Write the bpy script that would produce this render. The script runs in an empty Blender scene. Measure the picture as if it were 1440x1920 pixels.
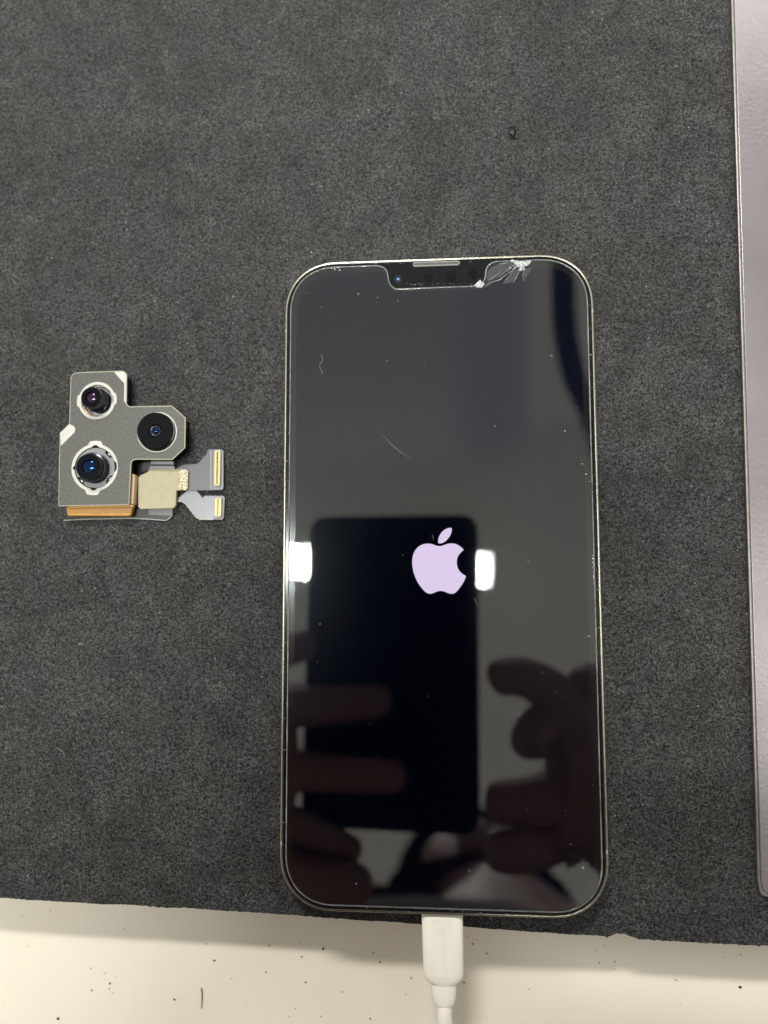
import bpy, bmesh, math, random
from mathutils import Vector, Matrix, Euler, noise
random.seed(7)
S = 0.001                     # everything below is measured in millimetres
scene = bpy.context.scene
COL = scene.collection

# ------------------------------------------------------------------ camera
CAM = Vector((1.78, -1.40, 197.58))
EUL = Euler((math.radians(5.05), math.radians(4.62), math.radians(-0.12)), 'XYZ')
RM = EUL.to_matrix()
FPX = 1442.0
cd = bpy.data.cameras.new('camera'); cam = bpy.data.objects.new('camera', cd); COL.objects.link(cam)
cam.location = CAM * S; cam.rotation_euler = EUL
cd.sensor_fit = 'VERTICAL'; cd.sensor_height = 34.618; cd.sensor_width = 25.96
cd.lens = 34.618 * FPX / 1920.0
cd.clip_start = 0.004; cd.clip_end = 50
cd.dof.use_dof = True; cd.dof.focus_distance = 0.1905; cd.dof.aperture_fstop = 6.8
scene.camera = cam
GZ = 8.1                      # top of the glass

def at(px, py, z=0.0):
    """point of the plane z (mm) seen at a pixel of the photograph (1440 x 1920)"""
    d = RM @ Vector(((px - 720) / FPX, -(py - 960) / FPX, -1.0))
    t = (z - CAM.z) / d.z
    p = CAM + d * t
    return Vector((p.x, p.y, z))

def atm(px, py, h):
    """point at height h that the phone glass mirrors at that pixel"""
    p = at(px, py, 2 * GZ - h)
    return Vector((p.x, p.y, h))

# ------------------------------------------------------------------ view, world, lamps
scene.view_settings.view_transform = 'Standard'
scene.view_settings.look = 'None'
scene.view_settings.exposure = 0.55; scene.view_settings.gamma = 1
scene.view_settings.use_curve_mapping = False
scene.cycles.max_bounces = 8
try:
    scene.cycles.sample_clamp_indirect = 6
except Exception: pass

def lin(r, g, b):
    f = lambda c: (c / 255 / 12.92) if c / 255 <= 0.04045 else ((c / 255 + 0.055) / 1.055) ** 2.4
    return (f(r), f(g), f(b), 1.0)

world = bpy.data.worlds.new('World'); scene.world = world; world.use_nodes = True
wn, wl = world.node_tree.nodes, world.node_tree.links
wn.clear()
wo = wn.new('ShaderNodeOutputWorld'); bg = wn.new('ShaderNodeBackground')
tc = wn.new('ShaderNodeTexCoord'); sx = wn.new('ShaderNodeSeparateXYZ')
wl.new(tc.outputs['Generated'], sx.inputs[0])
def wmath(op, a, b=None, clamp=False):
    n = wn.new('ShaderNodeMath'); n.operation = op; n.use_clamp = clamp
    for i, v in enumerate((a, b)):
        if v is None: continue
        if isinstance(v, (int, float)): n.inputs[i].default_value = v
        else: wl.new(v, n.inputs[i])
    return n.outputs[0]
zc = wmath('MAXIMUM', sx.outputs['Z'], 0.02)
U = wmath('DIVIDE', sx.outputs['X'], zc); V = wmath('DIVIDE', sx.outputs['Y'], zc)
def sstep(x, a, b):
    n = wn.new('ShaderNodeMapRange'); n.interpolation_type = 'SMOOTHSTEP'
    n.inputs['From Min'].default_value = a; n.inputs['From Max'].default_value = b
    wl.new(x, n.inputs['Value']); return n.outputs[0]
def wbox(u0, u1, v0, v1, s=0.02):
    a = wmath('MULTIPLY', sstep(U, u0 - s, u0 + s), wmath('SUBTRACT', 1.0, sstep(U, u1 - s, u1 + s)))
    b = wmath('MULTIPLY', sstep(V, v0 - s, v0 + s), wmath('SUBTRACT', 1.0, sstep(V, v1 - s, v1 + s)))
    return wmath('MULTIPLY', a, b)
def wmix(fac, a, b):
    n = wn.new('ShaderNodeMix'); n.data_type = 'RGBA'
    if isinstance(fac, float): n.inputs[0].default_value = fac
    else: wl.new(fac, n.inputs[0])
    for i, v in ((6, a), (7, b)):
        if isinstance(v, tuple): n.inputs[i].default_value = v
        else: wl.new(v, n.inputs[i])
    return n.outputs[2]
# a pale room: grey ceiling, brighter patches of wall and ceiling tiles
c = wmix(sstep(V, -0.15, 0.5), (1.06, 1.03, 0.92, 1), (0.66, 0.66, 0.65, 1))
c = wmix(wbox(0.02, 0.10, 0.16, 0.9, 0.03), c, (0.63, 0.655, 0.70, 1))          # bluish strip between ceiling tiles
c = wmix(wbox(0.11, 0.32, 0.205, 0.75, 0.010), c, (0.98, 0.94, 0.84, 1))       # warm tile
c = wmix(sstep(sx.outputs['Z'], 0.55, 0.2), c, (0.50, 0.48, 0.45, 1))           # walls
c = wmix(sstep(sx.outputs['Y'], -0.45, -0.85), c, (0.06, 0.055, 0.05, 1))       # unlit side of the room behind the person
wl.new(c, bg.inputs['Color']); bg.inputs['Strength'].default_value = 0.62
wl.new(bg.outputs[0], wo.inputs[0])

def area(name, loc, sx_, sy_, power, col=(1, 1, 1), target=(0, 0, 0), shape='RECTANGLE', rotz=0.0):
    l = bpy.data.lights.new(name, 'AREA'); l.shape = shape
    l.size = sx_ * S; l.size_y = sy_ * S; l.energy = power; l.color = col
    o = bpy.data.objects.new(name, l); COL.objects.link(o)
    o.location = Vector(loc) * S
    d = Vector(target) - Vector(loc)
    o.rotation_euler = (d.to_track_quat('-Z', 'Y').to_matrix() @ Matrix.Rotation(rotz, 3, 'Z')).to_euler()
    return o
# lamp strip over the bench, mirrored at both sides of the held phone
LH = 1500.0
la, lb = atm(400, 1046, LH), atm(917, 1069, LH)
lm = (la + lb) / 2
lw = (lb - la).length; lh_ = (atm(560, 1023, LH) - atm(560, 1077, LH)).length
area('lamp_strip', lm, lw, lh_, 9.5, (0.97, 1.0, 0.97), (lm.x, lm.y, 0), rotz=math.atan2((lb - la).y, (lb - la).x))
# second fitting further along the room: throws the shadows towards the front of the bench
area('lamp_back', (-260, 1350, 1500), 420, 110, 18.5, (1.0, 0.98, 0.93), (0, 0, 0))
# fitting at the right: the sheen on the steel strip
area('lamp_far', atm(1440, -60, LH), 260, 160, 1.6, (1.0, 0.98, 0.95), (0, 0, 0))
lr = atm(1500, 1190, LH)
area('lamp_right', lr, 260, 200, 1.0, (1.0, 0.98, 0.93), (0, 0, 0))

# ------------------------------------------------------------------ materials
MATS = {}
def mat(name, color, rough=0.5, metal=0.0, spec=0.5, bump=None, vary=None, coat=0.0, sheen=0.0, emit=None, transmission=0.0, ior=None):
    """bump=(scale, strength, distance_mm), vary=(scale, amount)"""
    m = bpy.data.materials.new(name); m.use_nodes = True
    n, l = m.node_tree.nodes, m.node_tree.links
    p = n['Principled BSDF']
    p.inputs['Base Color'].default_value = color; p.inputs['Roughness'].default_value = rough
    p.inputs['Metallic'].default_value = metal; p.inputs['Specular IOR Level'].default_value = spec
    p.inputs['Coat Weight'].default_value = coat; p.inputs['Coat Roughness'].default_value = 0.05
    p.inputs['Sheen Weight'].default_value = sheen
    p.inputs['Transmission Weight'].default_value = transmission
    if ior: p.inputs['IOR'].default_value = ior
    if emit:
        p.inputs['Emission Color'].default_value = emit[0]; p.inputs['Emission Strength'].default_value = emit[1]
    t = n.new('ShaderNodeTexCoord')
    if vary:
        z = n.new('ShaderNodeTexNoise'); z.inputs['Scale'].default_value = vary[0]; z.inputs['Detail'].default_value = 4
        l.new(t.outputs['Object'], z.inputs['Vector'])
        r = n.new('ShaderNodeMapRange'); r.inputs['From Min'].default_value = 0.3; r.inputs['From Max'].default_value = 0.7
        r.inputs['To Min'].default_value = 1 - vary[1]; r.inputs['To Max'].default_value = 1 + vary[1]
        l.new(z.outputs['Fac'], r.inputs['Value'])
        v = n.new('ShaderNodeVectorMath'); v.operation = 'SCALE'; v.inputs[0].default_value = color[:3]
        l.new(r.outputs[0], v.inputs['Scale']); l.new(v.outputs[0], p.inputs['Base Color'])
    if bump:
        z = n.new('ShaderNodeTexNoise'); z.inputs['Scale'].default_value = bump[0]; z.inputs['Detail'].default_value = 3
        l.new(t.outputs['Object'], z.inputs['Vector'])
        b = n.new('ShaderNodeBump'); b.inputs['Strength'].default_value = bump[1]; b.inputs['Distance'].default_value = bump[2] * S
        l.new(z.outputs['Fac'], b.inputs['Height']); l.new(b.outputs[0], p.inputs['Normal'])
    MATS[name] = m
    return m

def mat_nap():
    """black napped foam: dense short pile, mottled where the pile lies differently, pale lint"""
    m = bpy.data.materials.new('napped_foam'); m.use_nodes = True
    n, l = m.node_tree.nodes, m.node_tree.links
    p = n['Principled BSDF']; p.inputs['Roughness'].default_value = 0.62; p.inputs['Specular IOR Level'].default_value = 0.16
    p.inputs['Sheen Weight'].default_value = 0.10; p.inputs['Sheen Roughness'].default_value = 0.5
    t = n.new('ShaderNodeTexCoord')
    def nz(scale, detail=2, rough=0.5, dist=0.0):
        z = n.new('ShaderNodeTexNoise'); z.inputs['Scale'].default_value = scale; z.inputs['Detail'].default_value = detail
        z.inputs['Roughness'].default_value = rough; z.inputs['Distortion'].default_value = dist
        l.new(t.outputs['Object'], z.inputs['Vector']); return z.outputs['Fac']
    def rng(x, a, b, c0, c1):
        r = n.new('ShaderNodeMapRange'); r.inputs['From Min'].default_value = a; r.inputs['From Max'].default_value = b
        r.inputs['To Min'].default_value = c0; r.inputs['To Max'].default_value = c1; l.new(x, r.inputs['Value']); return r.outputs[0]
    def mul(a, b):
        k = n.new('ShaderNodeMath'); k.operation = 'MULTIPLY'; l.new(a, k.inputs[0]); l.new(b, k.inputs[1]); return k.outputs[0]
    vg = n.new('ShaderNodeTexVoronoi'); vg.inputs['Scale'].default_value = 3100; vg.inputs['Randomness'].default_value = 1
    nv = n.new('ShaderNodeTexNoise'); nv.inputs['Scale'].default_value = 1200; nv.inputs['Detail'].default_value = 1
    l.new(t.outputs['Object'], nv.inputs['Vector'])
    dv = n.new('ShaderNodeVectorMath'); dv.operation = 'MULTIPLY_ADD'; dv.inputs[1].default_value = (0.0006, 0.0006, 0.0006)
    l.new(nv.outputs['Color'], dv.inputs[0]); l.new(t.outputs['Object'], dv.inputs[2]); l.new(dv.outputs[0], vg.inputs['Vector'])
    sg = n.new('ShaderNodeSeparateColor'); l.new(vg.outputs['Color'], sg.inputs[0])
    fine = mul(rng(sg.outputs[0], 0.0, 1.0, 0.02, 1.95), rng(nz(1500, 2, 0.8, 0.3), 0.36, 0.64, 0.55, 1.5))
    mott = rng(nz(140, 5, 0.75, 0.3), 0.30, 0.70, 0.80, 1.20)
    mot2 = rng(nz(50, 3, 0.55, 1.2), 0.35, 0.65, 0.80, 1.20)
    f = mul(mul(fine, mott), mot2)
    vo = n.new('ShaderNodeTexVoronoi'); vo.inputs['Scale'].default_value = 330; vo.inputs['Randomness'].default_value = 1
    l.new(t.outputs['Object'], vo.inputs['Vector'])
    fleck = rng(vo.outputs['Distance'], 0.05, 0.10, 1.0, 0.0)
    sc = n.new('ShaderNodeSeparateColor'); l.new(vo.outputs['Color'], sc.inputs[0])
    gate = rng(sc.outputs[0], 0.70, 0.78, 0.0, 0.13)
    fk = mul(fleck, gate)
    v = n.new('ShaderNodeVectorMath'); v.operation = 'SCALE'; v.inputs[0].default_value = (0.031, 0.031, 0.030)
    wm = n.new('ShaderNodeMix'); wm.data_type = 'RGBA'; wm.inputs[6].default_value = (0.0325, 0.0330, 0.0325, 1); wm.inputs[7].default_value = (0.0365, 0.0345, 0.0315, 1)
    l.new(rng(nz(38, 3, 0.6, 0.8), 0.45, 0.68, 0.0, 1.0), wm.inputs[0]); l.new(wm.outputs[2], v.inputs[0])
    l.new(f, v.inputs['Scale'])
    a = n.new('ShaderNodeVectorMath'); a.operation = 'ADD'; l.new(v.outputs[0], a.inputs[0]); l.new(fk, a.inputs[1])
    l.new(a.outputs[0], p.inputs['Base Color'])
    b = n.new('ShaderNodeBump'); b.inputs['Strength'].default_value = 0.55; b.inputs['Distance'].default_value = 0.16 * S
    l.new(nz(1900, 3, 0.7, 0.5), b.inputs['Height']); l.new(b.outputs[0], p.inputs['Normal'])
    return m

M_mat = mat_nap()
M_table = mat('cream_laminate', (0.85, 0.785, 0.655, 1), 0.42, spec=0.4, bump=(900, 0.12, 0.03), vary=(14, 0.05))
M_board = mat('board_core', (0.45, 0.40, 0.32, 1), 0.7)
M_steel = mat('hammered_steel', (0.270, 0.243, 0.250, 1), 0.30, metal=0.6, bump=(900, 0.7, 0.06), vary=(30, 0.12))
M_steel_edge = mat('steel_edge', (0.28, 0.26, 0.24, 1), 0.4, metal=0.8, vary=(400, 0.15))
M_frame = mat('champagne_steel', (0.38, 0.365, 0.29, 1), 0.26, metal=1.0, bump=(900, 0.12, 0.02), vary=(500, 0.12))
M_band = mat('antenna_plastic', (0.50, 0.49, 0.42, 1), 0.5)
M_bezel = mat('black_glass', (0.004, 0.004, 0.0045, 1), 0.12, spec=0.35)
M_disp = mat('dark_display', (0.0006, 0.0016, 0.0085, 1), 0.04, spec=0.14)
M_back = mat('phone_back', (0.12, 0.13, 0.12, 1), 0.3)
M_logo = mat('lit_logo', (0, 0, 0, 1), 0.5, spec=0.0, emit=(lin(226, 207, 238), 0.74))
M_edge = mat('ground_glass_edge', (0.42, 0.45, 0.45, 1), 0.30, spec=0.8, vary=(900, 0.35))
M_chip = mat('shattered_glass', (0.40, 0.42, 0.42, 1), 0.4, bump=(2500, 1.0, 0.25), vary=(1800, 0.6))
M_mesh = mat('earpiece_mesh', (0.07, 0.07, 0.065, 1), 0.55, metal=0.3, bump=(5000, 0.6, 0.08), vary=(4500, 0.5))
M_mesh_rim = mat('earpiece_rim', (0.17, 0.17, 0.16, 1), 0.45, metal=0.4)
M_sens = mat('sensor_window', (0.0015, 0.0012, 0.001, 1), 0.3, spec=0.1)
M_fcam = mat('front_lens', (0.003, 0.012, 0.035, 1), 0.08, spec=0.6, coat=0.5)
M_fdot = mat('lens_coating', (0.06, 0.16, 0.55, 1), 0.15, spec=0.8)
M_cable = mat('ivory_plastic', (0.94, 0.905, 0.79, 1), 0.42, spec=0.4, bump=(400, 0.04, 0.05))
M_mark = mat('faint_print', (0.84, 0.83, 0.73, 1), 0.5)
M_steelplug = mat('plug_metal', (0.7, 0.7, 0.7, 1), 0.25, metal=1)
M_plate = mat('brushed_nickel', (0.092, 0.091, 0.082, 1), 0.45, metal=0.3, spec=0.4, bump=(1600, 0.5, 0.03), vary=(2200, 0.3))
M_cream = mat('cream_enamel', (0.52, 0.515, 0.46, 1), 0.38, metal=0.15, spec=0.4, bump=(700, 0.25, 0.06), vary=(900, 0.08))
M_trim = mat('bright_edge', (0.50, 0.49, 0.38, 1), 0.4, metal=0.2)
M_blk = mat('black_plastic', (0.008, 0.008, 0.009, 1), 0.28, spec=0.45)
M_barrel = mat('lens_barrel', (0.006, 0.0065, 0.009, 1), 0.22, spec=0.45)
M_face = mat('lens_face', (0.001, 0.0015, 0.003, 1), 0.3, spec=0.08)
M_glassb = mat('coated_glass', (0.07, 0.17, 0.50, 1), 0.03, metal=0.10, spec=0.3)
M_glassp = mat('violet_glass', (0.42, 0.26, 0.48, 1), 0.03, metal=0.12, spec=0.3)
M_inner = mat('grey_carrier', (0.20, 0.195, 0.215, 1), 0.38, metal=0.2)
M_chrome = mat('chromed_ring', (0.7, 0.7, 0.72, 1), 0.16, metal=1.0, bump=(900, 0.3, 0.06))
M_copper = mat('copper_coil', (0.75, 0.40, 0.24, 1), 0.3, metal=0.9)
M_kapton = mat('orange_film', (0.50, 0.25, 0.045, 1), 0.32, vary=(500, 0.08))
M_kpale = mat('tan_film', (0.50, 0.34, 0.20, 1), 0.4)
M_ink = mat('brown_ink', (0.33, 0.20, 0.04, 1), 0.6)
M_pad = mat('cream_foam', (0.42, 0.38, 0.25, 1), 0.7, bump=(1500, 0.5, 0.06), vary=(700, 0.06))
M_flex = mat('grey_flex', (0.10, 0.10, 0.105, 1), 0.33, metal=0.2, bump=(300, 0.10, 0.05))
M_flexl = mat('silver_flex', (0.17, 0.17, 0.18, 1), 0.30, metal=0.35, bump=(450, 0.22, 0.10))
M_film = mat('black_film', (0.006, 0.006, 0.006, 1), 0.3)
M_gold = mat('gold_contact', (0.60, 0.46, 0.20, 1), 0.35, metal=0.6)
M_conn = mat('connector_shell', (0.52, 0.47, 0.30, 1), 0.4)
M_dust = mat('pale_dust', (0.40, 0.40, 0.39, 1), 0.8)
M_crumb = mat('dark_crumb', (0.03, 0.028, 0.024, 1), 0.8)
M_hair = mat('pale_hair', (0.24, 0.225, 0.19, 1), 0.5)
M_darkhair = mat('dark_hair', (0.03, 0.02, 0.015, 1), 0.5)
M_lint = mat('lint_fibre', (0.30, 0.295, 0.28, 1), 0.8)
M_skin = mat('skin', (0.20, 0.10, 0.095, 1), 0.5)
M_cloth = mat('dark_cloth', (0.016, 0.010, 0.026, 1), 0.9)
M_hphone = mat('held_black_glass', (0.001, 0.0015, 0.004, 1), 0.5, spec=0.05)

for _m, _c in ((M_glassb, (0.002, 0.006, 0.02, 1)), (M_glassp, (0.008, 0.003, 0.010, 1))):
    _p = _m.node_tree.nodes['Principled BSDF']; _p.inputs['Metallic'].default_value = 0.0; _p.inputs['Specular Tint'].default_value = _p.inputs['Base Color'].default_value[:]
    _p.inputs['Base Color'].default_value = _c; _p.inputs['Specular IOR Level'].default_value = 1.0; _p.inputs['IOR'].default_value = 1.65

def speckle(name, a, b, scale):
    m = mat(name, a, 0.5); n, l = m.node_tree.nodes, m.node_tree.links
    t = n.new('ShaderNodeTexCoord'); z = n.new('ShaderNodeTexNoise'); z.inputs['Scale'].default_value = scale; z.inputs['Detail'].default_value = 1
    l.new(t.outputs['Object'], z.inputs['Vector'])
    r = n.new('ShaderNodeValToRGB'); r.color_ramp.elements[0].position = 0.44; r.color_ramp.elements[1].position = 0.54
    r.color_ramp.elements[0].color = b; r.color_ramp.elements[1].color = a
    l.new(z.outputs['Fac'], r.inputs[0]); l.new(r.outputs[0], n['Principled BSDF'].inputs['Base Color'])
    return m
M_speck = speckle('speckled_gold', (0.80, 0.74, 0.55, 1), (0.26, 0.19, 0.08, 1), 2600)

def glass_mat(name, tint=(1, 1, 1, 1), ior=1.5, rough=0.0, boost=1.0, dirt=0.0, lamp_halo=0.0):
    m = bpy.data.materials.new(name); m.use_nodes = True; n, l = m.node_tree.nodes, m.node_tree.links
    n.clear(); o = n.new('ShaderNodeOutputMaterial'); mx = n.new('ShaderNodeMixShader')
    tr = n.new('ShaderNodeBsdfTransparent'); tr.inputs[0].default_value = tint
    gl = n.new('ShaderNodeBsdfGlossy'); gl.inputs['Roughness'].default_value = rough
    gl.inputs['Color'].default_value = (1.0, 0.975, 0.94, 1)
    fr = n.new('ShaderNodeFresnel'); fr.inputs['IOR'].default_value = ior
    k = n.new('ShaderNodeMath'); k.operation = 'MULTIPLY'; k.inputs[1].default_value = boost; k.use_clamp = True
    l.new(fr.outputs[0], k.inputs[0]); l.new(k.outputs[0], mx.inputs[0]); l.new(tr.outputs[0], mx.inputs[1]); l.new(gl.outputs[0], mx.inputs[2])
    if lamp_halo:     # added faint wide gloss lobe that puts a glow around bright lamps
        g2 = n.new('ShaderNodeBsdfGlossy'); g2.inputs['Roughness'].default_value = 0.26; g2.inputs['Color'].default_value = (0.9, 1.0, 1.05, 1)
        mg = n.new('ShaderNodeMixShader'); mg.inputs[0].default_value = lamp_halo
        l.new(gl.outputs[0], mg.inputs[1]); l.new(g2.outputs[0], mg.inputs[2]); l.new(mg.outputs[0], mx.inputs[2])
    l.new(mx.outputs[0], o.inputs[0])
    if dirt:      # greasy film and fine wipe marks that scatter a little
        t = n.new('ShaderNodeTexCoord'); z = n.new('ShaderNodeTexNoise'); z.inputs['Scale'].default_value = 38; z.inputs['Detail'].default_value = 3
        z.inputs['Roughness'].default_value = 0.7; z.inputs['Distortion'].default_value = 1.5
        l.new(t.outputs['Object'], z.inputs['Vector'])
        r = n.new('ShaderNodeMapRange'); r.inputs['From Min'].default_value = 0.45; r.inputs['From Max'].default_value = 0.8
        r.inputs['To Min'].default_value = 0.0; r.inputs['To Max'].default_value = dirt
        l.new(z.outputs['Fac'], r.inputs['Value'])
        df = n.new('ShaderNodeBsdfDiffuse'); df.inputs[0].default_value = (0.5, 0.52, 0.55, 1)
        m2 = n.new('ShaderNodeMixShader'); l.new(r.outputs[0], m2.inputs[0]); l.new(mx.outputs[0], m2.inputs[1]); l.new(df.outputs[0], m2.inputs[2])
        l.new(m2.outputs[0], o.inputs[0])
    return m
M_prot = glass_mat('protector_glass', (0.97, 0.985, 0.98, 1), 1.50, 0.0, 0.90, dirt=0.0, lamp_halo=0.04)
M_crack = glass_mat('fracture_face', (0.9, 0.9, 0.9, 1), 1.5, 0.25, 1.2)

# ------------------------------------------------------------------ mesh helpers
def link_mesh(name, me, m, parent=None):
    me.materials.clear(); me.materials.append(m)
    o = bpy.data.objects.new(name, me); COL.objects.link(o)
    if parent: o.parent = parent; o.matrix_parent_inverse = Matrix.Identity(4); o.location = -Vector(parent_world(parent))
    return o
PW = {}
def parent_world(p):
    return PW.get(p.name, Vector((0, 0, 0)))
def finish(name, bm, m, parent=None, smooth=False, scale=True, auto=None):
    if scale: bmesh.ops.scale(bm, vec=(S, S, S), verts=bm.verts)
    bmesh.ops.recalc_face_normals(bm, faces=bm.faces)
    me = bpy.data.meshes.new(name); bm.to_mesh(me); bm.free()
    if smooth:
        for p in me.polygons: p.use_smooth = True
        if auto is not None:
            me.set_sharp_from_angle(angle=math.radians(auto))
            for p in me.polygons:
                if abs(p.normal.z) > 0.9995: p.use_smooth = False      # caps stay truly flat
    o = link_mesh(name, me, m, parent)
    if parent: PW[o.name] = Vector(parent_world(parent)) + o.location
    return o

def slab_mesh(loops, z0, z1, bevel=0.0, res=2):
    """extruded flat shape with holes, optional rounded rim; returns a mesh in mm"""
    cu = bpy.data.curves.new('tmp', 'CURVE'); cu.dimensions = '2D'; cu.fill_mode = 'BOTH'
    for lp in loops:
        s = cu.splines.new('POLY'); s.points.add(len(lp) - 1)
        for i, p in enumerate(lp): s.points[i].co = (p[0], p[1], 0, 1)
        s.use_cyclic_u = True
    cu.extrude = (z1 - z0) / 2 - bevel; cu.bevel_depth = bevel; cu.bevel_resolution = res; cu.offset = -bevel
    o = bpy.data.objects.new('tmp', cu); COL.objects.link(o)
    me = bpy.data.meshes.new_from_object(o.evaluated_get(bpy.context.evaluated_depsgraph_get()))
    bpy.data.objects.remove(o); bpy.data.curves.remove(cu)
    bm = bmesh.new(); bm.from_mesh(me); bpy.data.meshes.remove(me)
    bmesh.ops.remove_doubles(bm, verts=bm.verts, dist=1e-4)
    bmesh.ops.translate(bm, vec=(0, 0, (z0 + z1) / 2), verts=bm.verts)
    return bm
def slab(name, loops, z0, z1, m, parent=None, bevel=0.0, smooth=True, res=2):
    return finish(name, slab_mesh(loops, z0, z1, bevel, res), m, parent, smooth, auto=40)

def add_tube(bm, pts, r, closed=False, seg=8, taper=None, squash=1.0):
    pts = [Vector(p) for p in pts]; n = len(pts); rings = []
    for i, p in enumerate(pts):
        a = pts[(i - 1) % n] if (closed or i > 0) else pts[i]
        b = pts[(i + 1) % n] if (closed or i < n - 1) else pts[i]
        d = (b - a).normalized(); up = Vector((0, 0, 1)) if abs(d.z) < 0.9 else Vector((1, 0, 0))
        s = d.cross(up).normalized(); u = s.cross(d).normalized()
        rr = r if taper is None else r * taper(i / (n - 1))
        rings.append([bm.verts.new(p + s * rr * math.cos(t * 2 * math.pi / seg) + u * rr * squash * math.sin(t * 2 * math.pi / seg)) for t in range(seg)])
    for i in range(n if closed else n - 1):
        a, b = rings[i], rings[(i + 1) % n]
        for k in range(seg): bm.faces.new((a[k], a[(k + 1) % seg], b[(k + 1) % seg], b[k]))
    if not closed:
        bm.faces.new(rings[0][::-1]); bm.faces.new(rings[-1])
def add_lathe(bm, cx, cy, prof, seg=64, cap0=True, cap1=True):
    rings = []
    for r, z in prof:
        rings.append([bm.verts.new((cx + r * math.cos(2 * math.pi * k / seg), cy + r * math.sin(2 * math.pi * k / seg), z)) for k in range(seg)])
    for a, b in zip(rings, rings[1:]):
        for k in range(seg): bm.faces.new((a[k], a[(k + 1) % seg], b[(k + 1) % seg], b[k]))
    if cap0: bm.faces.new(rings[0][::-1])
    if cap1: bm.faces.new(rings[-1])
def add_box(bm, x0, x1, y0, y1, z0, z1):
    v = [bm.verts.new((x, y, z)) for z in (z0, z1) for y in (y0, y1) for x in (x0, x1)]
    for f in ((0, 2, 3, 1), (4, 5, 7, 6), (0, 1, 5, 4), (1, 3, 7, 5), (3, 2, 6, 7), (2, 0, 4, 6)): bm.faces.new([v[i] for i in f])
def lathe(name, c, prof, m, parent, seg=64, auto=35):
    bm = bmesh.new(); add_lathe(bm, c[0], c[1], prof, seg); return finish(name, bm, m, parent, True, auto=auto)

def rrect(hw, hh, r, cx=0, cy=0, n=14, sq=2.25):
    """rounded rectangle with slightly squarish corners"""
    pts = []
    for (sx_, sy_, a0) in ((1, 1, 0), (-1, 1, 90), (-1, -1, 180), (1, -1, 270)):
        ox, oy = cx + sx_ * (hw - r), cy + sy_ * (hh - r)
        for k in range(n + 1):
            a = math.radians(a0 + 90 * k / n); ca, sa = math.cos(a), math.sin(a)
            q = (abs(ca) ** sq + abs(sa) ** sq) ** (-1 / sq)
            pts.append((ox + r * q * ca, oy + r * q * sa))
    return pts
def spline(pts, k=6, closed=False):
    out = []; n = len(pts); P = [Vector((*p, 0)) if len(p) == 2 else Vector(p) for p in pts]
    for i in range(n if closed else n - 1):
        p0 = P[(i - 1) % n] if (closed or i) else P[0]; p1 = P[i]; p2 = P[(i + 1) % n]
        p3 = P[(i + 2) % n] if (closed or i + 2 < n) else P[-1]
        for j in range(k):
            t = j / k
            out.append(0.5 * ((2 * p1) + (p2 - p0) * t + (2 * p0 - 5 * p1 + 4 * p2 - p3) * t * t + (3 * p1 - p0 - 3 * p2 + p3) * t ** 3))
    if not closed: out.append(P[-1])
    return out
def thing(name, label, cat, loc=(0, 0, 0), group=None):
    o = bpy.data.objects.new(name, None); COL.objects.link(o); o.empty_display_size = 0.01
    o.location = Vector(loc) * S; PW[o.name] = Vector(loc) * S
    o['label'] = label; o['category'] = cat
    if group: o['group'] = group
    return o
def tag(o, label=None, cat=None, group=None, kind=None):
    for k, v in (('label', label), ('category', cat), ('group', group), ('kind', kind)):
        if v: o[k] = v
    return o

# ------------------------------------------------------------------ bench and board
TZ = -17.0                    # bench top, below the board the mat lies on
bm = bmesh.new(); add_box(bm, -700, 700, -700, 500, TZ - 25, TZ)
tag(finish('bench_top', bm, M_table), 'cream bench top in front of the black mat', kind='structure')
edge_px = [(-500, 1649), (-200, 1668), (0, 1684), (120, 1691), (350, 1703), (520, 1714), (700, 1727), (860, 1737), (1000, 1747), (1100, 1754), (1138, 1757),
           (1148, 1754), (1160, 1750), (1171, 1751), (1184, 1756), (1198, 1761), (1250, 1764), (1340, 1769), (1440, 1774), (1700, 1790), (2000, 1808)]
ep = [at(x, y, 0) for x, y in edge_px]
fine = []
for a, b in zip(ep, ep[1:]):
    n = max(2, int((b - a).length / 0.35))
    for k in range(n):
        p = a.lerp(b, k / n)
        o = noise.noise(Vector((p.x * 0.9, 3, 0))) * 0.20 + noise.noise(Vector((p.x * 3.1, 9, 0))) * 0.14 + noise.noise(Vector((p.x * 0.12, 5, 0))) * 0.25
        fine.append((p.x, p.y + o))
mat_loop = fine + [(ep[-1].x, 420), (ep[0].x, 420)]
MT = 2.6
o = slab('rubber_mat', [mat_loop], -MT, 0.0, M_mat, smooth=False)
tag(o, 'dark charcoal napped work mat lying under the phone', 'mat')
off = [(p[0], p[1] + 1.6) for p in fine[::12]]
o = slab('riser_board', [off + [(ep[-1].x - 2, 418), (ep[0].x + 2, 418)]], TZ, -MT - 0.01, M_board, smooth=False)
tag(o, 'thick riser board hidden beneath the dark mat', 'board')

# ------------------------------------------------------------------ steel strip at the right
ST = thing('steel_strip', 'pale hammered steel plate with rounded corner lying along the right edge of the mat', 'metal plate', at(1430, 1000, 0))
def strip_loop(i, z):
    a = at(1369, -60, z); b = at(1421, 1650, z); d = (b - a).normalized(); nrm = Vector((d.y, -d.x, 0)) * (-1)
    if nrm.x < 0: nrm = -nrm
    a2 = a + nrm * i; b2 = b + nrm * i
    top = 150
    lp = [a2 - d * 120, b2]
    c = at(1424.5, 1682, z); c = c + Vector((i, i, 0)); r = 1.3
    lp += [Vector((c.x, c.y + r, z)), Vector((c.x + r * 0.3, c.y + r * 0.3, z)), Vector((c.x + r, c.y, z))]
    e = at(1560, 1690, z) + Vector((0, i, 0)); lp += [Vector((c.x + 90, e.y - 3, z)), Vector((c.x + 90, (a2 - d * 120).y, z))]
    return [(p.x, p.y) for p in lp]
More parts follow.
